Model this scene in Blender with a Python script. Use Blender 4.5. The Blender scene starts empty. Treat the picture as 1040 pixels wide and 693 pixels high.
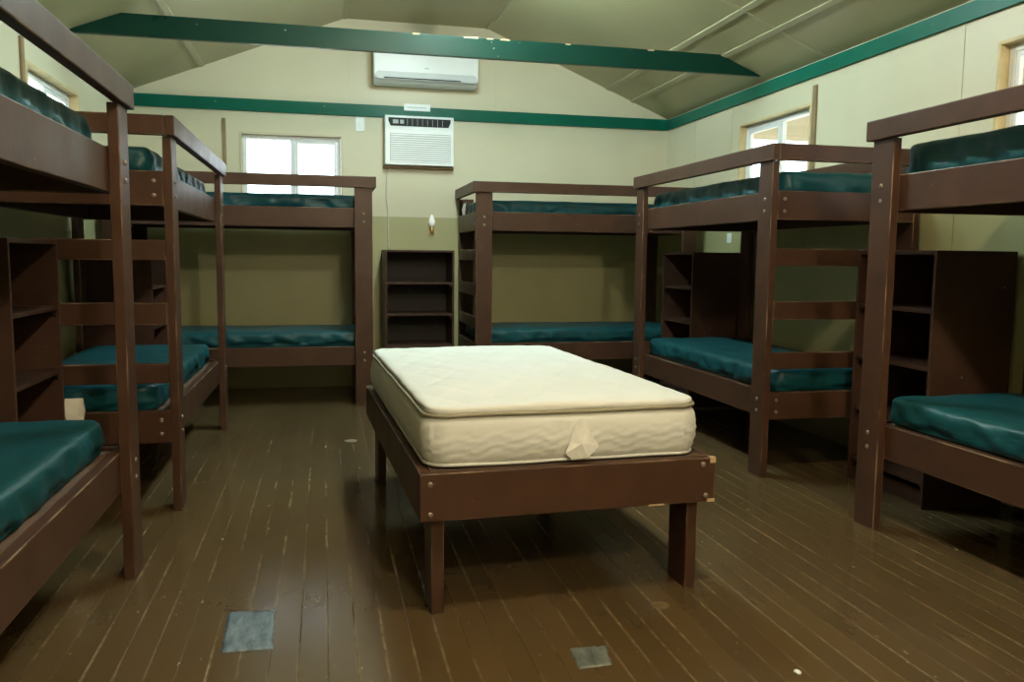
import bpy, bmesh, math, random
from mathutils import Vector, Matrix, noise

scene = bpy.context.scene
COL = scene.collection
PI = math.pi

# ------------------------------------------------------------------ room measures (metres)
XL, XR, YB, YF = -1.662, 3.344, 7.814, -1.55
ZE, ZF = 2.587, 3.333            # eave height, flat middle of the ceiling
XF0, XF1 = 0.2136, 1.5195        # flat strip of the ceiling
TRIM0 = 2.479                    # underside of the green eave trim
ZO = 1.58                        # top of the olive lower wall

# ------------------------------------------------------------------ materials
def new_mat(name):
    m = bpy.data.materials.new(name); m.use_nodes = True
    nt = m.node_tree
    return m, nt, nt.nodes['Principled BSDF']

def node(nt, kind, **kw):
    n = nt.nodes.new(kind)
    for k, v in kw.items():
        if k in n.inputs: n.inputs[k].default_value = v
        else: setattr(n, k, v)
    return n

def math_(nt, op, a, b=None, clamp=False):
    n = nt.nodes.new('ShaderNodeMath'); n.operation = op; n.use_clamp = clamp
    for i, v in enumerate((a, b)):
        if v is None: continue
        if isinstance(v, (int, float)): n.inputs[i].default_value = v
        else: nt.links.new(v, n.inputs[i])
    return n.outputs[0]

def mix(nt, fac, a, b):
    n = nt.nodes.new('ShaderNodeMix'); n.data_type = 'RGBA'
    for s, v in ((0, fac), (6, a), (7, b)):
        if hasattr(v, 'is_output'): nt.links.new(v, n.inputs[s])
        else: n.inputs[s].default_value = v if s == 0 else (*v, 1)
    return n.outputs[2]

def ramp(nt, src, p0, p1, c0=(0, 0, 0), c1=(1, 1, 1)):
    r = nt.nodes.new('ShaderNodeValToRGB'); nt.links.new(src, r.inputs[0])
    e = r.color_ramp.elements
    e[0].position, e[1].position = p0, p1
    e[0].color, e[1].color = (*c0, 1), (*c1, 1)
    return r.outputs[0]

def coords(nt, scale=(1, 1, 1)):
    t = nt.nodes.new('ShaderNodeTexCoord'); mp = nt.nodes.new('ShaderNodeMapping')
    mp.inputs['Scale'].default_value = scale
    nt.links.new(t.outputs['Object'], mp.inputs[0])
    return mp.outputs[0]

def noise_tex(nt, vec, scale, detail=3, rough=0.55):
    n = node(nt, 'ShaderNodeTexNoise', Scale=scale, Detail=detail, Roughness=rough)
    nt.links.new(vec, n.inputs['Vector'])
    return n.outputs['Fac']

def bump(nt, bsdf, h, strength, dist=0.01):
    b = node(nt, 'ShaderNodeBump', Strength=strength, Distance=dist)
    nt.links.new(h, b.inputs['Height']); nt.links.new(b.outputs[0], bsdf.inputs['Normal'])

def plain(name, col, rough=0.5, var=0.12, nscale=6, bstr=0.0, metallic=0.0, spec=0.5):
    m, nt, b = new_mat(name)
    n = noise_tex(nt, coords(nt), nscale)
    c0 = tuple(c * (1 - var) for c in col); c1 = tuple(min(1, c * (1 + var)) for c in col)
    nt.links.new(ramp(nt, n, .3, .7, c0, c1), b.inputs['Base Color'])
    b.inputs['Roughness'].default_value = rough; b.inputs['Metallic'].default_value = metallic
    b.inputs['Specular IOR Level'].default_value = spec
    if bstr: bump(nt, b, noise_tex(nt, coords(nt), nscale * 12), bstr, .004)
    return m

def painted_wood(name, col, chip, rough=0.38, chips=.735, spec=.5, bmp=.12, var=.2, edge=0):
    m, nt, b = new_mat(name)
    v = coords(nt)
    grain = noise_tex(nt, coords(nt, (3, 3, 3)), 2.2, 4)
    base = ramp(nt, grain, .3, .72, tuple(c * (1 - var) for c in col), tuple(c * (1 + var) for c in col))
    ch = noise_tex(nt, v, 46, 2, .5); big = noise_tex(nt, v, 7, 2)
    mask = math_(nt, 'MULTIPLY', ramp(nt, ch, chips, chips + .02), ramp(nt, big, .56, .62))
    if edge:                                   # paint rubbed thin along the rounded arrises
        tc = nt.nodes.new('ShaderNodeTexCoord'); sp = nt.nodes.new('ShaderNodeSeparateXYZ')
        nt.links.new(tc.outputs['Normal'], sp.inputs[0])
        a3 = [math_(nt, 'ABSOLUTE', sp.outputs[k]) for k in range(3)]
        mxn = math_(nt, 'MAXIMUM', math_(nt, 'MAXIMUM', a3[0], a3[1]), a3[2])
        onb = math_(nt, 'LESS_THAN', mxn, .96)
        base = mix(nt, math_(nt, 'MULTIPLY', math_(nt, 'MULTIPLY', onb, ramp(nt, noise_tex(nt, v, 4, 4), .46, .62)), edge), base, chip)
    nt.links.new(mix(nt, mask, base, chip), b.inputs['Base Color'])
    rr = nt.nodes.new('ShaderNodeMapRange'); nt.links.new(noise_tex(nt, v, 5, 3), rr.inputs[0])
    rr.inputs[3].default_value = rough - .08; rr.inputs[4].default_value = rough + .12
    nt.links.new(rr.outputs[0], b.inputs['Roughness'])
    b.inputs['Specular IOR Level'].default_value = spec
    bump(nt, b, noise_tex(nt, v, 60, 3), bmp, .003)
    return m

M = {}
M['brown'] = painted_wood('brown_painted_wood', (.060, .0285, .0170), (.26, .18, .11), spec=.25, edge=.75)
M['brown_shelf'] = painted_wood('brown_shelf_wood', (.052, .0255, .0165), (.24, .17, .11), spec=.2)
M['shelf_back'] = painted_wood('shade_dark_board', (.012, .009, .007), (.2, .14, .1), rough=.6)  # shade inside the shelves painted in as a near black colour
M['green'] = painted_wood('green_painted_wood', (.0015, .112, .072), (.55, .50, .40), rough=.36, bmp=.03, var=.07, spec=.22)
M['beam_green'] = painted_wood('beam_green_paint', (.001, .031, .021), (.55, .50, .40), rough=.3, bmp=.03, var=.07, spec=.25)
M['plywood'] = plain('plywood', (.10, .062, .04), .7)
M['cream_wood'] = plain('cream_casing_wood', (.54, .49, .34), .5, .05)
M['tan_wood'] = plain('tan_wood', (.56, .46, .25), .55, .15, 9)
M['grey_wood'] = plain('weathered_strip_wood', (.23, .17, .09), .6, .15, 9)
M['white_plastic'] = plain('white_plastic', (.83, .88, .89), .35, .02)
M['grey_plastic'] = plain('grey_plastic', (.38, .42, .44), .4, .04)
M['light_grey_plastic'] = plain('light_grey_plastic', (.56, .61, .62), .4, .03)
M['dark_plastic'] = plain('dark_plastic', (.010, .012, .014), .5, .1, spec=.2)
M['vinyl'] = plain('white_vinyl', (.74, .78, .80), .4, .03)
M['bolt'] = plain('worn_steel', (.27, .22, .17), .42, .2, 40, metallic=.5)
M['brass'] = plain('brass', (.45, .30, .12), .35, .1, metallic=.7)
M['paper'] = plain('cream_paper', (.72, .68, .56), .8, .06)
M['pale_chip'] = plain('bare_chipped_wood', (.48, .36, .20), .7, .2, 30)
M['plug'] = plain('worn_floor_plug', (.13, .088, .042), .4, .2, 40)
M['far_plug'] = plain('glint_floor_plate', (.26, .22, .14), .35, .2, 40)  # glint on the far plate put into a paler base colour
M['cord'] = plain('grey_cord', (.60, .62, .58), .5, .05)
M['tag'] = plain('white_tag_fabric', (.88, .88, .83), .7, .07, 60)

def wall_mat():
    m, nt, b = new_mat('cream_wall_panelling')
    t = nt.nodes.new('ShaderNodeTexCoord'); s = nt.nodes.new('ShaderNodeSeparateXYZ')
    nt.links.new(t.outputs['Object'], s.inputs[0])
    cream = ramp(nt, noise_tex(nt, coords(nt), 1.6), .3, .7, (.565, .535, .38), (.61, .58, .42))
    olive = ramp(nt, noise_tex(nt, coords(nt), 2.2), .3, .7, (.34, .33, .165), (.38, .37, .19))
    low = math_(nt, 'LESS_THAN', s.outputs[2], ZO)
    nt.links.new(mix(nt, low, cream, olive), b.inputs['Base Color'])
    b.inputs['Roughness'].default_value = .42
    bump(nt, b, noise_tex(nt, coords(nt), 30, 3), .10, .003)
    return m
M['wall'] = wall_mat()

def ceil_mat():
    m, nt, b = new_mat('khaki_ceiling_paint')
    c = ramp(nt, noise_tex(nt, coords(nt), 1.2), .3, .7, (.37, .34, .185), (.42, .385, .215))
    nt.links.new(c, b.inputs['Base Color'])
    b.inputs['Roughness'].default_value = .36
    bump(nt, b, noise_tex(nt, coords(nt), 8, 3), .10, .004)
    return m
M['ceil'] = ceil_mat()
M['batten'] = plain('khaki_batten_paint', (.46, .43, .27), .45, .06)

def floor_mat():
    m, nt, b = new_mat('brown_floorboards')
    t = nt.nodes.new('ShaderNodeTexCoord'); s = nt.nodes.new('ShaderNodeSeparateXYZ')
    nt.links.new(t.outputs['Object'], s.inputs[0])
    wob = noise_tex(nt, coords(nt, (1, .5, 1)), 3, 2)
    xx = math_(nt, 'DIVIDE', s.outputs[0], .0865)
    fr = math_(nt, 'FRACT', math_(nt, 'ADD', xx, 100.0))
    edge = math_(nt, 'ABSOLUTE', math_(nt, 'SUBTRACT', fr, .5))            # .5 at a joint
    idn = nt.nodes.new('ShaderNodeTexWhiteNoise'); idn.noise_dimensions = '1D'
    nt.links.new(math_(nt, 'FLOOR', math_(nt, 'ADD', xx, 100.0)), idn.inputs['W'])
    base = mix(nt, idn.outputs['Value'], (.080, .051, .021), (.108, .070, .030))
    blot = noise_tex(nt, coords(nt, (1, .5, 1)), 2.5, 4)
    base = mix(nt, ramp(nt, blot, .35, .75), base, (.100, .066, .031))
    # paint worn off along the joints, in streaks that follow the boards
    streak = noise_tex(nt, coords(nt, (11, 1.1, 1)), 1.6, 3)
    fine = noise_tex(nt, coords(nt, (6, 2.5, 1)), 8, 2)
    near = ramp(nt, edge, .42, .485)
    worn = math_(nt, 'MULTIPLY', near, ramp(nt, streak, .43, .64), True)
    worn = math_(nt, 'MULTIPLY', worn, ramp(nt, fine, .25, .7), True)
    worn = math_(nt, 'MULTIPLY', worn, .66)
    base = mix(nt, worn, base, (.36, .28, .17))
    chip = math_(nt, 'MULTIPLY', ramp(nt, noise_tex(nt, coords(nt, (1.5, .6, 1)), 30, 2), .70, .74),
                 ramp(nt, noise_tex(nt, coords(nt), 3.3, 2), .5, .6))
    base = mix(nt, math_(nt, 'MULTIPLY', chip, .7), base, (.40, .33, .22))
    nt.links.new(base, b.inputs['Base Color'])
    rr = nt.nodes.new('ShaderNodeMapRange'); nt.links.new(noise_tex(nt, coords(nt, (2, .8, 1)), 4, 3), rr.inputs[0])
    rr.inputs[3].default_value = .13; rr.inputs[4].default_value = .27; b.inputs['Specular IOR Level'].default_value = .62
    nt.links.new(rr.outputs[0], b.inputs['Roughness'])
    groove = math_(nt, 'MULTIPLY', ramp(nt, edge, .475, .5), -1.0)
    bump(nt, b, math_(nt, 'ADD', groove, math_(nt, 'MULTIPLY', noise_tex(nt, coords(nt, (4, 1, 1)), 6, 3), .5)), .30, .004)
    return m
M['floor'] = floor_mat()

def fabric(name, col, sheen=.35, rough=.42):
    m, nt, b = new_mat(name)
    n = noise_tex(nt, coords(nt), 5, 3)
    nt.links.new(ramp(nt, n, .3, .7, tuple(c * .8 for c in col), tuple(c * 1.15 for c in col)), b.inputs['Base Color'])
    b.inputs['Roughness'].default_value = rough
    b.inputs['Specular IOR Level'].default_value = .3
    bump(nt, b, noise_tex(nt, coords(nt, (1, 1, 2)), 18, 4), .35, .008)
    return m
M['teal'] = fabric('teal_vinyl_cover', (.0055, .060, .072))

def white_fabric():
    m, nt, b = new_mat('white_quilted_fabric')
    n = noise_tex(nt, coords(nt), 4, 3)
    nt.links.new(ramp(nt, n, .3, .7, (.69, .70, .65), (.73, .74, .70)), b.inputs['Base Color'])
    b.inputs['Roughness'].default_value = .75
    bump(nt, b, noise_tex(nt, coords(nt), 45, 3), .18, .004)
    return m
M['white_fabric'] = white_fabric()
M['piping'] = plain('mattress_piping', (.30, .28, .20), .7, .08)

def tape_mat(name, c0, c1):
    m, nt, b = new_mat(name)
    n = noise_tex(nt, coords(nt, (9, 3, 1)), 4, 4)
    nt.links.new(ramp(nt, n, .35, .65, c0, c1), b.inputs['Base Color'])
    b.inputs['Roughness'].default_value = .38; bump(nt, b, n, .5, .006)
    return m
M['tape_blue'] = tape_mat('blue_grey_tape', (.07, .105, .13), (.19, .25, .30))
M['tape_grey'] = tape_mat('dull_grey_tape', (.08, .10, .09), (.20, .22, .20))

def glass_mat():
    m = bpy.data.materials.new('window_glass'); m.use_nodes = True; nt = m.node_tree
    nt.nodes.clear()
    o = nt.nodes.new('ShaderNodeOutputMaterial'); mx = nt.nodes.new('ShaderNodeMixShader')
    tr = nt.nodes.new('ShaderNodeBsdfTransparent'); gl = nt.nodes.new('ShaderNodeBsdfGlossy')
    tr.inputs[0].default_value = (.94, .97, .97, 1); gl.inputs['Roughness'].default_value = .03
    lw = nt.nodes.new('ShaderNodeLayerWeight'); lw.inputs[0].default_value = .5
    p = math_(nt, 'ADD', math_(nt, 'MULTIPLY', math_(nt, 'POWER', lw.outputs['Facing'], 4.0), .55), .04, True)
    nt.links.new(p, mx.inputs[0]); nt.links.new(tr.outputs[0], mx.inputs[1])
    nt.links.new(gl.outputs[0], mx.inputs[2]); nt.links.new(mx.outputs[0], o.inputs[0])
    return m
M['glass'] = glass_mat()

def emit_mat(name, col, s):
    m, nt, b = new_mat(name)
    b.inputs['Base Color'].default_value = (.8, .8, .8, 1)
    b.inputs['Emission Color'].default_value = (*col, 1); b.inputs['Emission Strength'].default_value = s
    return m

# ------------------------------------------------------------------ mesh helpers
def box(bm, x0, x1, y0, y1, z0, z1, bev=.003, mat=None):
    r = bmesh.ops.create_cube(bm, size=1)
    vs = r['verts']
    c = Vector(((x0 + x1) / 2, (y0 + y1) / 2, (z0 + z1) / 2)); s = (abs(x1 - x0), abs(y1 - y0), abs(z1 - z0))
    for v in vs: v.co = Vector((v.co.x * s[0], v.co.y * s[1], v.co.z * s[2])) + c
    if mat is not None:
        for v in vs: v.co = mat @ v.co
    if bev:
        es = list({e for v in vs for e in v.link_edges})
        bmesh.ops.bevel(bm, geom=es, offset=min(bev, min(s) * .3), segments=2, affect='EDGES', profile=.5)

def prism(bm, pts, y0, y1):
    """outline of (x,z) points swept from y0 to y1"""
    a = [bm.verts.new((x, y0, z)) for x, z in pts]; b = [bm.verts.new((x, y1, z)) for x, z in pts]
    n = len(pts)
    bm.faces.new(a); bm.faces.new(b[::-1])
    for i in range(n): bm.faces.new((a[i], b[i], b[(i + 1) % n], a[(i + 1) % n]))

def tube(bm, pts, r, seg=8, closed=False):
    n = len(pts); rings = []
    pts = [Vector(p) for p in pts]
    for i, p in enumerate(pts):
        t = (pts[(i + 1) % n] - pts[i - 1]) if closed else (pts[min(i + 1, n - 1)] - pts[max(i - 1, 0)])
        t.normalize()
        up = Vector((0, 0, 1)) if abs(t.z) < .9 else Vector((1, 0, 0))
        a = t.cross(up).normalized(); b = a.cross(t)
        rings.append([bm.verts.new(p + r * (math.cos(k * 2 * PI / seg) * a + math.sin(k * 2 * PI / seg) * b)) for k in range(seg)])
    for i in range(n if closed else n - 1):
        A, B = rings[i], rings[(i + 1) % n]
        for k in range(seg): bm.faces.new((A[k], A[(k + 1) % seg], B[(k + 1) % seg], B[k]))
    if not closed: bm.faces.new(rings[0][::-1]); bm.faces.new(rings[-1])

def lathe(bm, prof, seg=20, mat=None):
    rings = []
    for r, z in prof:
        rings.append([bm.verts.new((r * math.cos(k * 2 * PI / seg), r * math.sin(k * 2 * PI / seg), z)) for k in range(seg)])
    for A, B in zip(rings, rings[1:]):
        for k in range(seg): bm.faces.new((A[k], A[(k + 1) % seg], B[(k + 1) % seg], B[k]))
    bm.faces.new(rings[0][::-1]); bm.faces.new(rings[-1])
    if mat is not None:
        for R in rings:
            for v in R: v.co = mat @ v.co

def rounded_box(bm, sx, sy, sz, r, step, disp=None, r_xy=None):
    """box 0..sx, 0..sy, 0..sz with rounded edges, finely divided; disp(p, n) -> offset vector"""
    nx, ny, nz = (max(2, int(round(s / step))) for s in (sx, sy, sz))
    nz = max(nz, 7)
    vmap = {}
    rv = r_xy or r
    def place(i, j, k):
        key = (i, j, k)
        if key in vmap: return vmap[key]
        p = Vector((sx * i / nx, sy * j / ny, sz * k / nz))
        # round the plan corners first, then the top and bottom edges
        q2 = Vector((min(max(p.x, rv), sx - rv), min(max(p.y, rv), sy - rv), 0))
        d2 = Vector((p.x, p.y, 0)) - q2
        if d2.length > 1e-9:
            dmax = max(abs(d2.x), abs(d2.y)); d2n = d2.normalized() * dmax
            p = Vector((q2.x + d2n.x, q2.y + d2n.y, p.z))
        q = Vector((min(max(p.x, rv), sx - rv), min(max(p.y, rv), sy - rv), p.z))
        rad = Vector((p.x, p.y, 0)) - Vector((q.x, q.y, 0))
        inset = rv - rad.length if rad.length > 1e-9 else 1e9     # distance in from the side
        zc = min(max(p.z, r), sz - r)
        n = Vector((0, 0, 0))
        if inset < r and abs(p.z - zc) > 1e-9:
            u = r - inset; w = p.z - zc
            m_ = max(abs(u), abs(w)); l = math.hypot(u, w)
            f = m_ / l if l > 1e-9 else 1
            rd = rad.normalized()
            p = Vector((q.x, q.y, 0)) + rd * (rv - r + u * f); p.z = zc + w * f
            n = (rd * u + Vector((0, 0, w))).normalized()
        elif abs(p.z - zc) >= r - 1e-6: n = Vector((0, 0, 1 if p.z > zc else -1))
        elif rad.length > 1e-9: n = rad.normalized()
        if disp: p = p + disp(p, n)
        v = bm.verts.new(p); vmap[key] = v
        return v
    def quad(a, b, c, d): bm.faces.new((place(*a), place(*b), place(*c), place(*d))).smooth = True
    for i in range(nx):
        for j in range(ny):
            quad((i, j, 0), (i, j + 1, 0), (i + 1, j + 1, 0), (i + 1, j, 0))
            quad((i, j, nz), (i + 1, j, nz), (i + 1, j + 1, nz), (i, j + 1, nz))
    for i in range(nx):
        for k in range(nz):
            quad((i, 0, k), (i + 1, 0, k), (i + 1, 0, k + 1), (i, 0, k + 1))
            quad((i, ny, k), (i, ny, k + 1), (i + 1, ny, k + 1), (i + 1, ny, k))
    for j in range(ny):
        for k in range(nz):
            quad((0, j, k), (0, j, k + 1), (0, j + 1, k + 1), (0, j + 1, k))
            quad((nx, j, k), (nx, j + 1, k), (nx, j + 1, k + 1), (nx, j, k + 1))

def mesh_of(name, fill, hand=1, smooth=False):
    bm = bmesh.new(); fill(bm)
    if hand < 0:
        for v in bm.verts: v.co.x = -v.co.x
    bmesh.ops.recalc_face_normals(bm, faces=bm.faces)
    me = bpy.data.meshes.new(name); bm.to_mesh(me); bm.free()
    if smooth:
        for p in me.polygons: p.use_smooth = True
    return me

def obj(name, fill, mat, parent=None, hand=1, smooth=False, **props):
    me = mesh_of(name, fill, hand, smooth); me.materials.append(mat)
    o = bpy.data.objects.new(name, me); COL.objects.link(o)
    if parent is not None: o.parent = parent
    for k, v in props.items(): o[k] = v
    return o

def tag(o, label, category, group=None):
    o['label'] = label; o['category'] = category
    if group: o['group'] = group
    return o

def thing(name, label, category, loc=(0, 0, 0), rz=0, group=None):
    o = bpy.data.objects.new(name, None); COL.objects.link(o)
    o.empty_display_size = .1
    o.location = loc; o.rotation_euler = (0, 0, rz)
    return tag(o, label, category, group)

def struct(name, fill, mat, **props):
    o = obj(name, fill, mat); o['kind'] = 'structure'
    for k, v in props.items(): o[k] = v
    return o

def B(*a, **k): return lambda bm: box(bm, *a, **k)

# ------------------------------------------------------------------ the room
TH = .10
struct('floor', lambda bm: box(bm, XL - TH, XR + TH, YF - TH, YB + TH, -.06, 0, 0), M['floor'])

def wall_cells(bm, u0, u1, v0, v1, holes, put):
    us = sorted({u0, u1, *[h[0] for h in holes], *[h[1] for h in holes]})
    vs = sorted({v0, v1, *[h[2] for h in holes], *[h[3] for h in holes]})
    for a, b in zip(us, us[1:]):
        for c, d in zip(vs, vs[1:]):
            if any(h[0] <= a and b <= h[1] and h[2] <= c and d <= h[3] for h in holes): continue
            put(a, b, c, d)

WB = (-.71, .187, 1.50, 2.302)          # window in the back wall: x0,x1,z0,z1
WR1 = (5.30, 6.33, 1.50, 2.315)         # right wall: y0,y1,z0,z1
WR2 = (2.62, 3.656, 1.50, 2.325)
WL = (5.41, 6.46, 1.50, 2.325)          # left wall

def back_wall(bm):
    wall_cells(bm, XL - TH, XR + TH, 0, ZE, [WB], lambda a, b, c, d: box(bm, a, b, YB, YB + TH, c, d, 0))
    prism(bm, [(XL - TH, ZE), (XR + TH, ZE), (XF1, ZF + .03), (XF0, ZF + .03)], YB, YB + TH)
struct('wall_back', back_wall, M['wall'])
struct('wall_front', lambda bm: (box(bm, XL - TH, XR + TH, YF - TH, YF, 0, ZE, 0),
       prism(bm, [(XL - TH, ZE), (XR + TH, ZE), (XF1, ZF + .03), (XF0, ZF + .03)], YF - TH, YF)), M['wall'])
struct('wall_right', lambda bm: wall_cells(bm, YF - TH, YB + TH, 0, ZE, [WR1, WR2],
       lambda a, b, c, d: box(bm, XR, XR + TH, a, b, c, d, 0)), M['wall'])
struct('wall_left', lambda bm: wall_cells(bm, YF - TH, YB + TH, 0, ZE, [WL],
       lambda a, b, c, d: box(bm, XL - TH, XL, a, b, c, d, 0)), M['wall'])

SL, SR = (ZF - ZE) / (XF0 - XL), (ZF - ZE) / (XR - XF1)
def ceiling(bm):
    k = .05
    prism(bm, [(XL - .3, ZE - .3 * SL), (XF0, ZF), (XF1, ZF), (XR + .3, ZE - .3 * SR),
               (XR + .3, ZE - .3 * SR + k), (XF1, ZF + k), (XF0, ZF + k), (XL - .3, ZE - .3 * SL + k)], YF - TH, YB + TH)
struct('ceiling', ceiling, M['ceil'])

def slope_z(x):
    if x < XF0: return ZF - (XF0 - x) * SL
    if x > XF1: return ZF - (x - XF1) * SR
    return ZF

tn = [0]
def trim(fill, mat):
    tn[0] += 1
    return struct('trim_%d' % tn[0], fill, mat)
trim(B(XL, XR, YB - .02, YB, TRIM0, ZE - .002, .002), M['green'])
trim(B(XR - .022, XR, YF, YB - .021, TRIM0, ZE - .012, .002), M['green'])
trim(B(XL, XL + .022, YF, YB - .021, TRIM0, ZE - .012, .002), M['green'])
# ceiling battens that run the length of the room
def long_batten(x, w=.045, t=.008):
    ang = math.atan(-SR if x > XF1 + .01 else (SL if x < XF0 - .01 else 0))
    mt = Matrix.Translation((x, 0, slope_z(x))) @ Matrix.Rotation(-ang, 4, 'Y')
    trim(lambda bm: box(bm, -w / 2, w / 2, YF, YB, -t, -.0005, .002, mat=mt), M['batten'])
for x in (2.707, 2.963, -1.008): long_batten(x)
for x in (XF0, XF1): trim(B(x - .02, x + .02, YF, YB, ZF - .008, ZF - .001, .002), M['batten'])
# a joint strip across each slope
for x0, x1 in ((XL, XF0), (XF1, XR)):
    xm = (x0 + x1) / 2; s = SL if x0 < 0 else -SR; ln = (x1 - x0) / math.cos(math.atan(s))
    mt = Matrix.Translation((xm, 5.15, slope_z(xm))) @ Matrix.Rotation(-math.atan(s), 4, 'Y')
    trim(lambda bm: box(bm, -ln / 2 + .06, ln / 2 - .02, -.018, .018, -.005, -.0005, .001, mat=mt), M['batten'])
# thin joint covers on the walls
for x in (.255, 1.615): trim(B(x - .012, x + .012, YB - .004, YB - .0005, ZE, slope_z(x) - .02, .001), M['wall'])
for y in (7.176, 6.469, 5.316, 3.9): trim(B(XR - .004, XR - .0005, y - .01, y + .01, 1.2, TRIM0, .001), M['wall'])
# wooden strips beside the windows
trim(B(-.852, -.822, YB - .014, YB - .0005, 2.0, 2.41, .002), M['grey_wood'])
trim(B(XR - .016, XR - .0005, 5.235, 5.275, 1.62, 2.424, .002), M['grey_wood'])
trim(B(XL + .0005, XL + .016, 5.31, 5.355, 1.62, 2.435, .002), M['grey_wood'])

def window(n, w, axis, pos, out, split, casing):
    """sliding window in a reveal; axis 'x' = in a wall that runs along x"""
    def place(u0, u1, d0, d1, z0, z1):
        if axis == 'x': return (u0, u1, pos + out * d0, pos + out * d1, z0, z1) if out > 0 else (u0, u1, pos + out * d1, pos + out * d0, z0, z1)
        return (pos + out * d0, pos + out * d1, u0, u1, z0, z1) if out > 0 else (pos + out * d1, pos + out * d0, u0, u1, z0, z1)
    u0, u1, z0, z1 = w
    root = bpy.data.objects.new('window_%d' % n, None); COL.objects.link(root); root['kind'] = 'structure'
    def bx(bm, *a): box(bm, *place(*a), bev=.002)
    def cas(bm):
        t = .018
        bx(bm, u0, u0 + t, -.006, TH, z0, z1); bx(bm, u1 - t, u1, -.006, TH, z0, z1)
        bx(bm, u0 + t, u1 - t, -.006, TH, z1 - t, z1); bx(bm, u0 + t, u1 - t, -.012, TH, z0, z0 + t)
    obj('window_casing', cas, casing, root)
    a, b, c, d = u0 + .02, u1 - .02, z0 + .02, z1 - .02
    def frm(bm):
        t = .035
        bx(bm, a, a + t, .05, .095, c, d); bx(bm, b - t, b, .05, .095, c, d)
        bx(bm, a + t, b - t, .05, .095, d - t, d); bx(bm, a + t, b - t, .05, .095, c, c + t)
        bx(bm, split - .02, split + .02, .055, .09, c + t, d - t)
    obj('window_frame', frm, M['vinyl'], root)
    def sash(bm):
        t = .024
        e0, e1 = split + .021, b - .036
        bx(bm, e0, e0 + t, .056, .08, c + .036, d - .036); bx(bm, e1 - t, e1, .056, .08, c + .036, d - .036)
        bx(bm, e0 + t, e1 - t, .056, .08, d - .036 - t, d - .036); bx(bm, e0 + t, e1 - t, .056, .08, c + .036, c + .036 + t)
    obj('sash', sash, M['vinyl'], root)
    obj('glass_pane', lambda bm: bx(bm, a + .036, split - .021, .07, .074, c + .036, d - .036), M['glass'], root)
    obj('glass_pane', lambda bm: bx(bm, split + .046, b - .061, .066, .07, c + .061, d - .061), M['glass'], root)
window(1, WB, 'x', YB, 1, -.256, M['cream_wood'])
window(2, WR1, 'y', XR, 1, 5.79, M['tan_wood'])
window(3, WR2, 'y', XR, 1, 3.13, M['tan_wood'])
window(4, WL, 'y', XL, -1, 5.93, M['tan_wood'])

# outside: bare ground and the porch roof seen through the right-hand windows
ground = plain('dry_ground', (.50, .47, .36), .9, .2, .8)
struct('ground', lambda bm: box(bm, -30, 34, -25, 40, -.7, -.5, 0), ground)
M['porch_wood'] = plain('porch_board', (.24, .19, .11), .7, .15, 3)
porch = thing('porch_roof', 'tan porch roof outside, seen through the right wall window', 'porch', (0, 0, 0))
obj('roof_deck', B(XR + TH + .02, XR + 2.3, -2, 9, 2.62, 2.68, .003), M['porch_wood'], porch)
obj('fascia_board', B(XR + 2.3, XR + 2.34, -2, 9, 2.46, 2.68, .003), M['porch_wood'], porch)
for y in (1.6, 4.6, 7.9, 10.5)[:3]:
    obj('porch_post', B(XR + 2.18, XR + 2.28, y - .05, y + .05, -.5, 2.619, .004), M['porch_wood'], porch)

# the tie beam
def beam(bm):
    y0, y1 = 5.9, 5.94
    def xl(z): return XF0 - (ZF - z) / SL + .004
    def xr(z): return XF1 + (ZF - z) / SR - .004
    prism(bm, [(xl(2.612), 2.612), (xr(2.612), 2.612), (xr(2.752), 2.752), (xl(2.752), 2.752)], y0, y1)
    bmesh.ops.bevel(bm, geom=list(bm.edges), offset=.003, segments=2, affect='EDGES')
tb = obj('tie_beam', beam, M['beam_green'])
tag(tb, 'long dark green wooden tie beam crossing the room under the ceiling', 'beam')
def beam_chips(bm):
    for x, w in ((.98, .10), (1.14, .05), (1.24, .07), (1.72, .04), (2.35, .05), (.62, .05)):
        box(bm, x, x + w, 5.8992, 5.93, 2.742, 2.7528, .001)
obj('bare_chip', beam_chips, M['pale_chip'], tb, label='bare chipped patches along the upper edge')

# ------------------------------------------------------------------ bunk beds
L, W = 2.055, .972
G0, G1 = 1.753, 1.842
U0, U1, L0, L1 = 1.438, 1.595, .330, .483
DK_L, DK_U = .470, 1.548
def bolt_mesh():
    bm = bmesh.new()
    lathe(bm, [(.0105, 0), (.0105, .0018), (.0085, .0042), (.0045, .0056), (.0005, .006)], 12)
    bmesh.ops.recalc_face_normals(bm, faces=bm.faces)
    me = bpy.data.meshes.new('bolt'); bm.to_mesh(me); bm.free()
    for p in me.polygons: p.use_smooth = True
    me.materials.append(M['bolt']); return me
BOLT = bolt_mesh()
def add_bolt(parent, loc, direction):
    o = bpy.data.objects.new('bolt', BOLT); COL.objects.link(o); o.parent = parent
    o.location = loc
    o.rotation_euler = Vector(direction).to_track_quat('Z', 'Y').to_euler()
    return o

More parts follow.
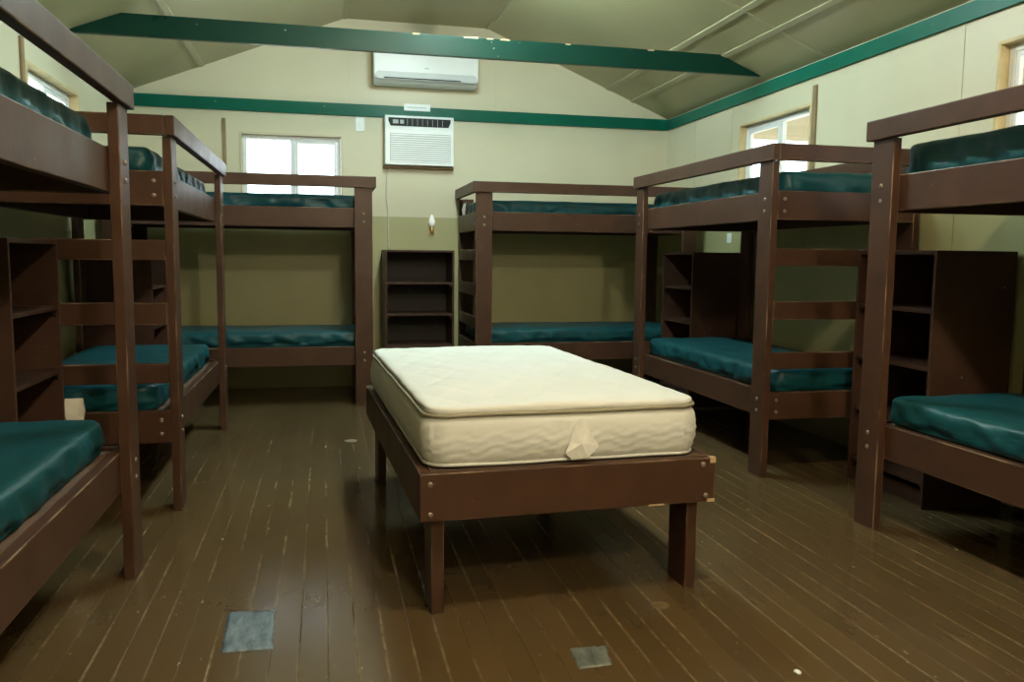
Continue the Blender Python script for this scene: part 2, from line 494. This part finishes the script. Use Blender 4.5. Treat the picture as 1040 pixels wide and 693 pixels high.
def make_bunk(hand, dz=0.0):
    """ladder end at the origin, length along +x (or -x when hand < 0), depth along +y"""
    t = thing('bunk_bed', '', 'bunk bed')
    P = lambda n, f: obj(n, f, M['brown'], t, hand)
    g0, g1 = G0 + dz, G1 + dz
    P('guard_rail', B(0, L, 0, .042, g0, g1, .005))
    P('end_guard_rail', B(.002, .042, .0425, W, g0, g1, .005))
    P('post', B(.03, .17, .02, .0595, 0, g0 - .0005, .004)); P('post', B(L - .17, L - .03, .02, .0595, 0, g0 - .0005, .004))
    P('post', B(.03, .17, W - .06, W - .02, 0, g0 - .0005, .004)); P('post', B(L - .17, L - .03, W - .06, W - .02, 0, U1 + .02, .004))
    for z0, z1 in ((U0, U1), (L0, L1)):
        P('side_rail', B(.0705, L - .0705, .06, .10, z0, z1, .004))
        P('side_rail', B(.0705, L - .0705, W - .10, W - .0605, z0, z1, .004))
        P('end_rail', B(.03, .07, .06, W - .0605, z0, z1, .004))
        P('end_rail', B(L - .07, L - .03, .06, W - .0605, z0, z1, .004))
    for z0, z1 in ((1.187, 1.281), (.889, .990), (.613, .706)):
        P('rung', B(.031, .069, .06, W - .0605, z0, z1, .004))
    for dk in (DK_L, DK_U):
        obj('bunk_deck', B(.072, L - .072, .1005, W - .1005, dk - .015, dk, .001), M['plywood'], t, hand)
    for zc in ((U0 + U1) / 2, (L0 + L1) / 2):
        for dzb in (-.033, .033):
            add_bolt(t, (hand * .10, .0198, zc + dzb), (0, -1, 0))
            add_bolt(t, (hand * (L - .10), .0198, zc + dzb), (0, -1, 0))
            add_bolt(t, (hand * .0298, .10, zc + dzb), (-hand, 0, 0))
    return t

protoR = make_bunk(1); protoL = make_bunk(-1)
def copy_tree(o, parent=None):
    c = o.copy(); COL.objects.link(c); c.parent = parent
    for ch in list(o.children): copy_tree(ch, c)
    return c
YA, YBk, YE, YFk = 3.4106 - L, 4.0653, 4.0774, 3.361 - L
XA, XB, XE, XFk = -.6835, -.6507, 2.3527, 2.3978
BUNKS = [  # key, proto, location, rotation, label
    ('A', protoR, (XA, YA, .004), PI / 2, 'brown bunk bed at left front, nearest the camera on the left wall'),
    ('B', protoR, (XB, YBk, 0), PI / 2, 'brown bunk bed second along the left wall, with ladder rungs at its near end'),
    ('D', protoR, (1.2154, 6.8224, 0), 0, 'brown bunk bed against back wall right of the small shelf unit'),
    ('C', protoL, (.4171, 6.721, 0), 0, 'brown bunk bed against back wall under the bright window'),
    ('E', protoL, (XE, YE, 0), -PI / 2, 'brown bunk bed second along the right wall, behind the loose white mattress'),
    ('F', protoL, (XFk, YFk, .004), -PI / 2, 'brown bunk bed at right front, nearest the camera on the right wall')]
used = set(); bunk = {}
for key, proto, loc, rz, label in BUNKS:
    o = copy_tree(proto) if proto in used else proto
    used.add(proto)
    o.location = loc if loc[2] == 0 else (loc[0], loc[1], 0); o.rotation_euler = (0, 0, rz)
    o['label'] = label; o['group'] = 'brown bunk beds along the walls'
    bunk[key] = o

obj('back_guard_rail', B(.06, L, W - .042, W - .002, G0 + .001, G1, .005), M['brown'], bunk['E'], -1)

# ------------------------------------------------------------------ teal mattresses
def teal_mesh(seed, ln, wd, th, amp):
    off = Vector((seed * 17.3, seed * 5.1, seed * 2.7))
    def disp(p, n):
        d = Vector((0, 0, 0))
        side = 1 - abs(n.z)
        u = p.x if abs(n.y) > abs(n.x) else p.y + 3
        h = p.z / th
        # slanting gathers round the sides
        wob = noise.noise(Vector((u * 5, p.z * 7, 0)) + off)
        g = math.sin(u * 27 + p.z * 30 + wob * 3.5 + seed) * .5 + noise.noise(Vector((u * 16, p.z * 22, 3)) + off)
        d += n * (amp * g * max(0, side) * (1.15 - .5 * h))
        # hem of the cover rides up and down, bare shadowed edge under it
        hem = .20 + .34 * noise.noise(Vector((u * 4.3, 9, 0)) + off) + .10 * noise.noise(Vector((u * 17, 4, 0)) + off)
        if h < hem and side > .5: d -= n * .020 * min(1, (hem - h) * 14)
        # soft folds and sag on top
        if n.z > .3:
            f = noise.noise(Vector((p.x * 3.2, p.y * 6, 1)) + off) * .006 + noise.noise(Vector((p.x * 9, p.y * 13, 5)) + off) * .0028
            cr = math.sin(p.x * PI / ln) * math.sin(p.y * PI / wd) * .010
            d.z += (f + cr) * n.z
        if n.z > .1 and side > .05:
            d.z += noise.noise(Vector((u * 7, 2, 0)) + off) * .006
        return d
    def fill(bm): rounded_box(bm, ln, wd, th, .032, .022, disp, r_xy=.07)
    me = mesh_of('mattress', fill, 1, True); me.materials.append(M['teal']); return me
TLO = [teal_mesh(s, 1.90, .745, .126, .012) for s in (1, 2)]
TUP = [teal_mesh(s, 1.89, .722, t_, .014) for s, t_ in ((5, .156), (6, .150), (7, .180))]
MAT_LABEL = {
    ('A', 0): 'teal mattress on lower bunk of the left front bunk bed, nearest camera at left',
    ('A', 1): 'teal mattress on upper bunk of the left front bunk bed, top left of photo',
    ('B', 0): 'teal mattress on lower bunk behind the left ladder rungs',
    ('B', 1): 'teal mattress on upper bunk of the second bunk bed on the left wall',
    ('C', 0): 'teal mattress on lower bunk of back wall bunk bed beneath the bright window',
    ('C', 1): 'teal mattress on upper bunk just in front of the bright back window',
    ('D', 0): 'teal mattress on lower bunk at back wall, behind the loose white mattress',
    ('D', 1): 'teal mattress on upper bunk at back wall right of the window air conditioner',
    ('E', 0): 'teal mattress on lower bunk of second right wall bunk bed, by the corner shelves',
    ('E', 1): 'teal mattress on upper bunk of second bunk bed on right wall, under the side window',
    ('F', 0): 'teal mattress on lower bunk of right front bunk bed, at right edge of photo',
    ('F', 1): 'teal mattress on upper bunk of right front bunk bed, top right of photo'}
mats = {}
rnd = random.Random(4)
for i, (key, proto, loc, rz, label) in enumerate(BUNKS):
    hand = 1 if proto is protoR else -1
    for up in (0, 1):
        o = bpy.data.objects.new('bunk_mattress', TUP[{'F': 2, 'C': 1, 'D': 1}.get(key, 0)] if up else TLO[i % 2]); COL.objects.link(o)
        tag(o, MAT_LABEL[(key, up)], 'mattress', 'teal covered mattresses on the bunk beds')
        a = .080 if up else .085 + rnd.uniform(-.01, .01)
        lx = a if hand > 0 else -(a + (1.89 if up else 1.90))
        R = Matrix.Rotation(rz, 4, 'Z')
        o.matrix_world = Matrix.Translation((loc[0], loc[1], 0)) @ R @ Matrix.Translation((lx, .125 if up else .120, (DK_U if up else DK_L) + .003))
        mats[(key, up)] = o
# small tags: one on the upper mattress by the shelf unit, one hanging at the left ladder end
def tag_card(bm, w, h):
    pts = [(-w / 2, 0, 0), (w / 2, 0, 0), (w * .62, -.012, -h * .55), (w * .5, -.006, -h), (-w * .42, -.010, -h * 1.04), (-w * .55, -.014, -h * .5)]
    f = [bm.verts.new(p) for p in pts]; b = [bm.verts.new((p[0], p[1] + .003, p[2])) for p in pts]
    bm.faces.new(f); bm.faces.new(b[::-1])
    for k in range(len(pts)): bm.faces.new((f[k], b[k], b[(k + 1) % len(pts)], f[(k + 1) % len(pts)]))
t1 = obj('white_tag', lambda bm: tag_card(bm, .11, .10), M['white_plastic'])
t1.location = (1.2154 + .020, 7.36, 1.69); t1.rotation_euler = (0, 0, -PI / 2)
tag(t1, 'small white tag at the ladder end of the upper bunk near the shelf unit', 'tag')
t2 = obj('paper_note', lambda bm: tag_card(bm, .075, .105), M['paper'])
t2.location = (-1.122, YBk + .027, .553); t2.rotation_euler = (0, 0, .1)
tag(t2, 'small cream paper note beside the left shelves, at the foot of the lower bunk', 'note')

# ------------------------------------------------------------------ open shelf units
def make_cubby(wd, dp, ht, shelves, mirror_brackets=True):
    """front face on y=0, width along x, depth along +y"""
    t = thing('shelf_unit', '', 'shelf unit')
    P = lambda n, f: obj(n, f, M['brown_shelf'], t)
    e = .019
    P('side_panel', B(0, e, 0, dp, 0, ht, .002)); P('side_panel', B(wd - e, wd, 0, dp, 0, ht, .002))
    P('top_panel', B(e + .0005, wd - e - .0005, 0, dp, ht - e, ht, .002))
    obj('back_panel', B(e + .0005, wd - e - .0005, dp - .008, dp, .08, ht - e - .0005, .001), M['shelf_back'], t, label='back board with the inner shade painted into its colour')
    P('plinth', B(e + .0005, wd - e - .0005, .03, .045, 0, .08, .001))
    for z in shelves:
        P('shelf', B(e + .0005, wd - e - .0005, .002, dp - .0085, z - e, z, .002))
        for s in (0, 1):
            def br(bm):
                x0 = e + .001 if s == 0 else wd - e - .001; d = .03 if s == 0 else -.03
                prism(bm, [(x0, z - e - .001), (x0 + d, z - e - .001), (x0, z - e - .032)], .012, .028)
            P('shelf_bracket', br)
    return t
SH = (.985, .703, .420, .135)
cub = make_cubby(.62, .40, 1.272, SH)
def put_cubby(o, loc, rz, label, sx=1.0, sy=1.0):
    o.location = loc; o.rotation_euler = (0, 0, rz); o['label'] = label; o['group'] = 'brown open shelf units between the bunks'
    o.scale = (sx, sy, 1)
put_cubby(cub, (.532, 7.40, 0), 0, 'brown open shelf unit on the back wall below the window air conditioner')
# beside the left wall the open side faces +x: local x -> +y, local y -> -x
c = copy_tree(cub); put_cubby(c, (-1.145, 3.435, 0), PI / 2, 'brown open shelf unit on the left wall between the two left bunk beds', .60 / .62, .47 / .40)
c = copy_tree(cub); put_cubby(c, (-1.16, 6.155, 0), PI / 2, 'brown open shelf unit in the far left corner, seen through the ladder rungs', .55 / .62, .46 / .40)
c = copy_tree(cub); put_cubby(c, (2.86, 4.02, 0), -PI / 2, 'brown open shelf unit on the right wall between the two right bunk beds', .60 / .62, .46 / .40)
c = copy_tree(cub); put_cubby(c, (2.90, 6.79, 0), -PI / 2, 'brown open shelf unit in the far right corner, above the teal lower mattress', .60 / .62, .42 / .40)

# ------------------------------------------------------------------ the loose white bed in the middle
BX, BY, BTH, BW, BL, BT, BB = .3023, 2.6647, .0413, 1.0828, 1.9388, .502, .338
bed = thing('platform_bed', 'low brown wooden platform bed in the middle of the floor', 'bed', (BX, BY, 0), BTH)
P = lambda n, f: obj(n, f, M['brown'], bed)
P('side_rail', B(0, .04, .0405, BL - .0405, BB, BT, .004)); P('side_rail', B(BW - .04, BW, .0405, BL - .0405, BB, BT, .004))
P('end_rail', B(0, BW, 0, .04, BB, BT, .004)); P('end_rail', B(0, BW, BL - .04, BL, BB, BT, .004))
for x0 in (.0445, BW - .0885):
    for y0 in (.041, BL - .186):
        P('leg', B(x0, x0 + .044, y0, y0 + .145, 0, BT - .016, .004))
obj('slat_deck', B(.041, BW - .041, .041, BL - .041, BT - .0155, BT - .0005, .001), M['plywood'], bed)
for x, z in ((.034, .465), (.034, .362), (BW - .036, .362), (BW - .05, .478)): add_bolt(bed, (x, -.0002, z), (0, -1, 0))
for x0, x1, z0, z1 in ((BW - .022, BW + .0006, BT - .020, BT + .0006), (BW - .03, BW + .0006, BB - .0006, BB + .012), (BW - .26, BW - .20, BB - .0008, BB + .005)):
    obj('paint_chip', B(x0, x1, -.0007, .02, z0, z1, .0005), M['pale_chip'], bed, label='pale bare wood where paint has chipped')

mt = thing('mattress', 'bare white quilted mattress lying on the low brown bed', 'mattress', (BX, BY, BT), BTH)
MX0, MX1, MY0, MY1 = .030, 1.038, .045, 1.885
mw, ml = MX1 - MX0, MY1 - MY0
SEAM = .182
def quilt(p, s=.17):
    """tufted top: dimples on a staggered grid joined by shallow valleys"""
    h = 0
    a = (p.x + p.y * .55) / s; b = (p.x - p.y * .55) / s
    fa, fb = abs((a % 1) - .5) * 2, abs((b % 1) - .5) * 2
    h -= .0045 * (max(fa, fb) ** 6)
    h -= .006 * (fa * fb) ** 5
    return h
def body_disp(p, n):
    side = max(0, 1 - abs(n.z))
    h = p.z / SEAM
    u = p.x if abs(n.y) > abs(n.x) else p.y + 1.3
    w = math.sin(2 * PI * (p.z / .030 + .35 * math.sin(2 * PI * u / .135) + .3 * noise.noise(Vector((u * 5, p.z * 9, 0)))))
    env = max(0, min(1, (h - .12) * 6)) * max(0, min(1, (.70 - h) * 6))
    d = n * side * (.014 * math.sin(PI * min(1, max(0, h))) + .0042 * w * env)
    d += n * side * .005 * noise.noise(Vector((u * 4, p.z * 12, 7)))
    return d
obj('mattress_body', lambda bm: (rounded_box(bm, mw, ml, SEAM, .030, .0125, body_disp, r_xy=.085),
     bmesh.ops.translate(bm, verts=bm.verts, vec=(MX0, MY0, .001))), M['white_fabric'], mt, smooth=True)
def top_disp(p, n):
    if n.z < -.3: return Vector((0, 0, 0))
    up = max(0, n.z)
    e = min(p.x, mw - p.x, p.y, ml - p.y)
    f = min(1, max(0, e / .12))
    z = (1.6 * quilt(p) * f + .022 * math.sin(PI * min(1, max(0, p.x / mw))) ** .45 * math.sin(PI * min(1, max(0, p.y / ml))) ** .45
         + .007 * noise.noise(Vector((p.x * 3.4, p.y * 3, 4))) * (.4 + f) + .003 * noise.noise(Vector((p.x * 14, p.y * 12, 8))))
    return Vector((0, 0, z * up)) + n * (.004 * noise.noise(Vector((p.x * 6, p.y * 6, 2))) * (1 - up))
obj('pillow_top', lambda bm: (rounded_box(bm, mw - .004, ml - .004, .026, .012, .0135, top_disp, r_xy=.085),
     bmesh.ops.translate(bm, verts=bm.verts, vec=(MX0 + .002, MY0 + .002, SEAM + .002))), M['white_fabric'], mt, smooth=True)
def loop(z, out, r=.085, wav=.003):
    pts = []
    x0, x1, y0, y1 = MX0 - out, MX1 + out, MY0 - out, MY1 + out
    for cx, cy, a0 in ((x1 - r, y0 + r, -90), (x1 - r, y1 - r, 0), (x0 + r, y1 - r, 90), (x0 + r, y0 + r, 180)):
        for k in range(9):
            a = math.radians(a0 + k * 90 / 8); pts.append(Vector((cx + r * math.cos(a), cy + r * math.sin(a), z)))
    out_ = []
    for a, b in zip(pts, pts[1:] + pts[:1]):
        m_ = max(1, int((b - a).length / .06))
        for k in range(m_):
            p = a.lerp(b, k / m_); p.z += wav * noise.noise(Vector((p.x * 4, p.y * 4, z * 9))); out_.append(p)
    return out_
obj('piping', lambda bm: tube(bm, loop(SEAM + .001, .001), .0065, 8, True), M['piping'], mt, smooth=True)
obj('piping', lambda bm: tube(bm, loop(.012, -.002), .006, 8, True), M['white_fabric'], mt, smooth=True)
def law_tag(bm):
    cx = .865 - BX
    out = [(cx + .002, .165), (cx + .014, .158), (cx + .040, .105), (cx + .072, .062), (cx + .030, .024), (cx - .026, .016), (cx - .050, .040), (cx - .034, .075), (cx - .020, .130)]
    def y(x, z): return MY0 - .028 - .006 * math.sin((x - cx) * 40) - .16 * max(0, .10 - z) * .22
    f = [bm.verts.new((x, y(x, z), z)) for x, z in out]; b = [bm.verts.new((x, y(x, z) + .002, z)) for x, z in out]
    c0 = bm.verts.new((cx + .004, MY0 - .040, .075)); c1 = bm.verts.new((cx + .004, MY0 - .037, .075))
    n = len(out)
    for k in range(n):
        bm.faces.new((f[k], f[(k + 1) % n], c0)); bm.faces.new((b[(k + 1) % n], b[k], c1))
        bm.faces.new((f[k], b[k], b[(k + 1) % n], f[(k + 1) % n]))
obj('law_tag', law_tag, M['tag'], mt, label='creased white fabric tag')

# ------------------------------------------------------------------ things on the back wall
ms = thing('split_air_conditioner', 'white wall mounted air conditioner high on the gable, partly behind the green beam', 'air conditioner', (.46, YB, 2.752))
MW, MH, MD = .938, .35, .205
def ms_body(bm):
    prof = [(-.001, .03), (-.001, MH), (-MD + .05, MH), (-MD + .012, MH - .03), (-MD, MH - .09), (-MD, .075), (-MD + .012, .045), (-MD + .06, .012), (-MD + .10, 0), (-.05, 0)]
    a = [bm.verts.new((0, y, z)) for y, z in prof]; b = [bm.verts.new((MW, y, z)) for y, z in prof]
    bm.faces.new(a); bm.faces.new(b[::-1]); n = len(prof)
    for k in range(n): bm.faces.new((a[k], b[k], b[(k + 1) % n], a[(k + 1) % n]))
    bmesh.ops.bevel(bm, geom=[e for e in bm.edges if abs(e.verts[0].co.x - e.verts[1].co.x) < 1e-6], offset=.008, segments=3, affect='EDGES')
obj('case', ms_body, M['white_plastic'], ms)
def strip(x0, x1, z0, z1, y, th):
    def f(bm):
        r = (z1 - z0) / 2
        pts = []
        for k in range(9):
            a = PI / 2 + k * PI / 8; pts.append((x0 + r + r * math.cos(a), (z0 + z1) / 2 + r * math.sin(a)))
        for k in range(9):
            a = -PI / 2 + k * PI / 8; pts.append((x1 - r + r * math.cos(a), (z0 + z1) / 2 + r * math.sin(a)))
        prism(bm, pts, y - th, y)
    return f
obj('outlet_surround', strip(.012, MW - .012, .034, .102, -MD + .012, .0145), M['light_grey_plastic'], ms, label='grey rounded outlet surround')
obj('louvre_flap', B(.085, MW - .16, -MD - .0075, -MD - .003, .050, .088, .002), M['light_grey_plastic'], ms)
obj('louvre_gap', B(.085, MW - .16, -MD - .0068, -MD - .0028, .040, .0485, .001), M['dark_plastic'], ms, label='dark slot under the louvre flap')
obj('maker_mark', B(MW / 2 - .02, MW / 2 + .02, -MD - .001, -MD, .137, .144, 0), M['grey_plastic'], ms)

ac = thing('window_air_conditioner', 'white square air conditioner set in the back wall under the green trim', 'air conditioner', (.560, YB, 2.046))
AW, AH, AD = .628, .442, .115
def ac_case(bm):
    t = .022
    box(bm, 0, AW, -AD, -.0005, 0, AH, .006)
obj('case', ac_case, M['white_plastic'], ac)
obj('control_panel', lambda bm: prism(bm, [(.03, AH - .022), (AW - .03, AH - .022), (AW - .03, AH - .05), (AW - .05, AH - .095), (.05, AH - .095), (.03, AH - .05)], -AD - .004, -AD), M['dark_plastic'], ac, label='dark vent and control strip')
for x, w in ((.07, .05), (.135, .035)):
    obj('control_knob', B(x, x + w, -AD - .008, -AD - .004, AH - .075, AH - .04, .002), M['grey_plastic'], ac)
obj('vent_fin', lambda bm: [box(bm, .2 + k * .046, .203 + k * .046, -AD - .006, -AD - .004, AH - .088, AH - .03, 0) for k in range(8)], M['grey_plastic'], ac)
obj('grille_recess', B(.045, AW - .03, -AD - .0012, -AD, .026, .282, .0005), M['grey_plastic'], ac)
obj('grille', lambda bm: [box(bm, .048, AW - .033, -AD - .009, -AD - .0012, .028 + k * .0195, .028 + k * .0195 + .0125, .001) for k in range(13)], M['white_plastic'], ac)
def cord(bm):
    pts = [(.038, -.05, -.001), (.037, -.02, -.04), (.026, -.012, -.10), (.018, -.010, -.20), (.016, -.010, -.28), (.030, -.010, -.40), (.036, -.010, -.52), (.034, -.012, -.66), (.036, -.010, -.76)]
    fine = []
    for a, b in zip(pts, pts[1:]):
        for k in range(4): fine.append(Vector(a).lerp(Vector(b), k / 4))
    fine.append(Vector(pts[-1])); tube(bm, fine, .0055, 8)
obj('power_cord', cord, M['cord'], ac, smooth=True, label='thin grey power cord hanging down the wall')
sl = obj('wooden_sill', B(.55, 1.20, YB - .05, YB - .0005, 2.022, 2.044, .002), M['grey_wood'])
tag(sl, 'narrow wooden sill beneath the square air conditioner', 'sill')

sg = thing('wall_sign', 'small white sign on the green trim above the square air conditioner', 'sign', (.74, YB - .0205, 2.548))
obj('sign_plate', B(0, .242, -.004, 0, 0, .062, .001), M['white_plastic'], sg)
obj('printed_line', lambda bm: [box(bm, .03 + k * .022, .048 + k * .022, -.0045, -.004, .026, .033, 0) for k in range(8)], M['grey_plastic'], sg, label='faint grey printed line')
wp = thing('wall_plate', 'white rectangular wall plate right of the bright back window', 'wall plate', (.302, YB - .0005, 2.345))
obj('plate', B(0, .08, -.008, 0, 0, .126, .003), M['white_plastic'], wp)
obj('switch_toggle', B(.028, .052, -.013, -.008, .045, .083, .002), M['white_plastic'], wp)
rp = thing('light_switch', 'small white plate on the olive wall above the far right corner shelves', 'light switch', (XR - .0005, 6.405, 1.356))
obj('plate', B(-.007, 0, 0, .072, 0, .082, .002), M['white_plastic'], rp)
obj('switch_toggle', B(-.013, -.007, .028, .044, .03, .052, .002), M['white_plastic'], rp)
nl = thing('night_light', 'small white flame shaped night light on the olive back wall', 'night light', (.996, YB, 1.42))
obj('base_plate', B(-.034, .034, -.012, -.0005, 0, .05, .003), M['tan_wood'], nl)
obj('socket', lambda bm: lathe(bm, [(.016, .015), (.018, .02), (.018, .07), (.014, .075)], 16, Matrix.Translation((0, -.035, 0))), M['brass'], nl, smooth=True)
obj('bulb', lambda bm: lathe(bm, [(.014, .0755), (.026, .095), (.030, .115), (.026, .14), (.014, .17), (.002, .188)], 18, Matrix.Translation((0, -.035, 0))), emit_mat('unlit_bulb_glow', (1, .96, .85), .25), nl, smooth=True)  # bulb is not lit; faint emission added for the light falling on it

# ------------------------------------------------------------------ small things on the floor
def patch(name, pts, mat, label, seed):
    def f(bm):
        n = 14
        top = {}
        for i in range(n + 1):
            for j in range(n + 1):
                a = Vector(pts[0]).lerp(Vector(pts[1]), i / n); b = Vector(pts[3]).lerp(Vector(pts[2]), i / n)
                p = a.lerp(b, j / n)
                ed = i in (0, n) or j in (0, n)
                w = Vector((noise.noise(Vector((i * .9, j * .9, seed))), noise.noise(Vector((i * .9, j * .9, seed + 5))))) * (.006 if ed else 0)
                top[i, j] = bm.verts.new((p.x + w.x, p.y + w.y, .0012 if ed else .003 + .002 * noise.noise(Vector((i * .7, j * .25, seed + 2)))))
        for i in range(n):
            for j in range(n): bm.faces.new((top[i, j], top[i + 1, j], top[i + 1, j + 1], top[i, j + 1]))
        r = bmesh.ops.extrude_face_region(bm, geom=bm.faces[:])
        for v in [g for g in r['geom'] if isinstance(g, bmesh.types.BMVert)]: v.co.z = .0003
    o = obj(name, f, mat, smooth=True); return tag(o, label, 'tape')
patch('tape_patch', [(-.322, 2.56), (-.165, 2.554), (-.177, 2.845), (-.331, 2.862)], M['tape_blue'], 'square blue grey tape patch on the floor at front left', 1)
patch('tape_patch', [(.728, 2.243), (.832, 2.247), (.855, 2.371), (.736, 2.375)], M['tape_grey'], 'small dull grey tape patch on the floor in front of the bed', 7)
def plug(loc, r, label):
    o = obj('floor_plug', lambda bm: lathe(bm, [(r, .0003), (r, .0022), (r * .78, .0026), (r * .70, .0012), (.001, .0012)], 24), M['plug'] if r < .04 else M['far_plug'], smooth=True)
    o.location = loc; tag(o, label, 'floor plug')
plug((1.144, 2.623, 0), .034, 'small round worn plug in the floor by the near right bed leg')
plug((.161, 5.461, 0), .042, 'round plate in the floorboards beyond the left side of the bed')
def scrap(bm):
    bmesh.ops.create_icosphere(bm, subdivisions=2, radius=.011)
    for v in bm.verts:
        v.co *= 1 + .35 * noise.noise(v.co * 90); v.co.z = v.co.z * .6 + .0062
    m_ = min(v.co.z for v in bm.verts)
    for v in bm.verts: v.co.z -= m_ - .0003
o = obj('paper_scrap', scrap, M['white_plastic']); o.location = (1.353, 2.085, 0)
tag(o, 'tiny white scrap of paper on the floor at front right', 'scrap')

# ------------------------------------------------------------------ lamps
def lamp(loc, zc, power, col, label, rad=.10):
    t = thing('ceiling_light', label, 'ceiling light', (loc[0], loc[1], zc))
    obj('canopy', lambda bm: lathe(bm, [(.075, -.001), (.075, -.012), (.04, -.03), (.03, -.05)], 20), M['white_plastic'], t, smooth=True)
    li = bpy.data.lights.new('ceiling_light_bulb', 'POINT'); li.energy = power; li.color = col; li.shadow_soft_size = rad
    o = bpy.data.objects.new('ceiling_light_bulb', li); COL.objects.link(o)
    o.location = (loc[0], loc[1], zc - .05 - rad - .02)
    return o
def tube_lamp(x, y0, y1, col, strength, label):
    t = thing('ceiling_light', label, 'ceiling light', (x, (y0 + y1) / 2, ZF))
    h = (y1 - y0) / 2
    obj('housing', B(-.085, .085, -h - .03, h + .03, -.035, -.001, .004), M['white_plastic'], t)
    def diff(bm):
        pts = [(.075 * math.cos(a), -.036 - .085 * math.sin(a)) for a in [PI * k / 12 for k in range(13)]]
        prism(bm, pts, -h, h)
    obj('diffuser', diff, emit_mat('lit_diffuser_%d' % strength, col, strength), t)
tube_lamp(.95, 4.75, 6.15, (.76, 1.0, 1.0), 122, 'long ceiling lamp on the flat ceiling above the green tie beam')
lamp((1.0, -1.05), ZF, 215, (1.0, .86, .66), 'round lamp on the ceiling behind the camera', .08)
lamp((1.0, 1.8), ZF, 125, (1.0, .86, .66), 'round lamp on the ceiling above the near end of the room', .08)

# ------------------------------------------------------------------ daylight
w = bpy.data.worlds.new('sky'); scene.world = w; w.use_nodes = True
nt = w.node_tree
bg = nt.nodes['Background']
sky = nt.nodes.new('ShaderNodeTexSky'); sky.sky_type = 'HOSEK_WILKIE'; sky.turbidity = 6
sky.sun_direction = Vector((.3, -.6, .75)).normalized()
mx = nt.nodes.new('ShaderNodeMix'); mx.data_type = 'RGBA'; mx.inputs[0].default_value = .75
nt.links.new(sky.outputs[0], mx.inputs[6]); mx.inputs[7].default_value = (.86, .95, 1.0, 1)
nt.links.new(mx.outputs[2], bg.inputs[0]); bg.inputs[1].default_value = 7.0

sun = bpy.data.lights.new('sun', 'SUN'); sun.energy = 9; sun.angle = .02; sun.color = (1, .96, .88)
so = bpy.data.objects.new('sun', sun); COL.objects.link(so)
so.rotation_euler = Vector((-.35, .25, -.9)).to_track_quat('-Z', 'Y').to_euler()

# ------------------------------------------------------------------ camera
F, PITCH, YAW, ROLL = 839.35, .10148, .22457, .01038
c_, s_ = math.cos, math.sin
fwd = Vector((s_(YAW) * c_(PITCH), c_(YAW) * c_(PITCH), -s_(PITCH)))
r0 = Vector((c_(YAW), -s_(YAW), 0)); u0 = r0.cross(fwd)
r1 = c_(ROLL) * r0 + s_(ROLL) * u0; u1 = -s_(ROLL) * r0 + c_(ROLL) * u0
cam = bpy.data.cameras.new('camera'); co = bpy.data.objects.new('camera', cam); COL.objects.link(co)
cam.sensor_width = 36; cam.lens = F * 36 / 1040; cam.clip_start = .05
mw4 = Matrix((( r1.x, u1.x, -fwd.x, 0), (r1.y, u1.y, -fwd.y, 0), (r1.z, u1.z, -fwd.z, 1.22), (0, 0, 0, 1)))
co.matrix_world = mw4
scene.camera = co

vs = scene.view_settings
vs.view_transform = 'Standard'; vs.look = 'None'; vs.gamma = 1; vs.use_curve_mapping = False
vs.exposure = 0.0
scene.cycles.max_bounces = 8; scene.cycles.diffuse_bounces = 5; scene.cycles.transparent_max_bounces = 12
scene.cycles.use_denoising = True
scene.cycles.sample_clamp_indirect = 6
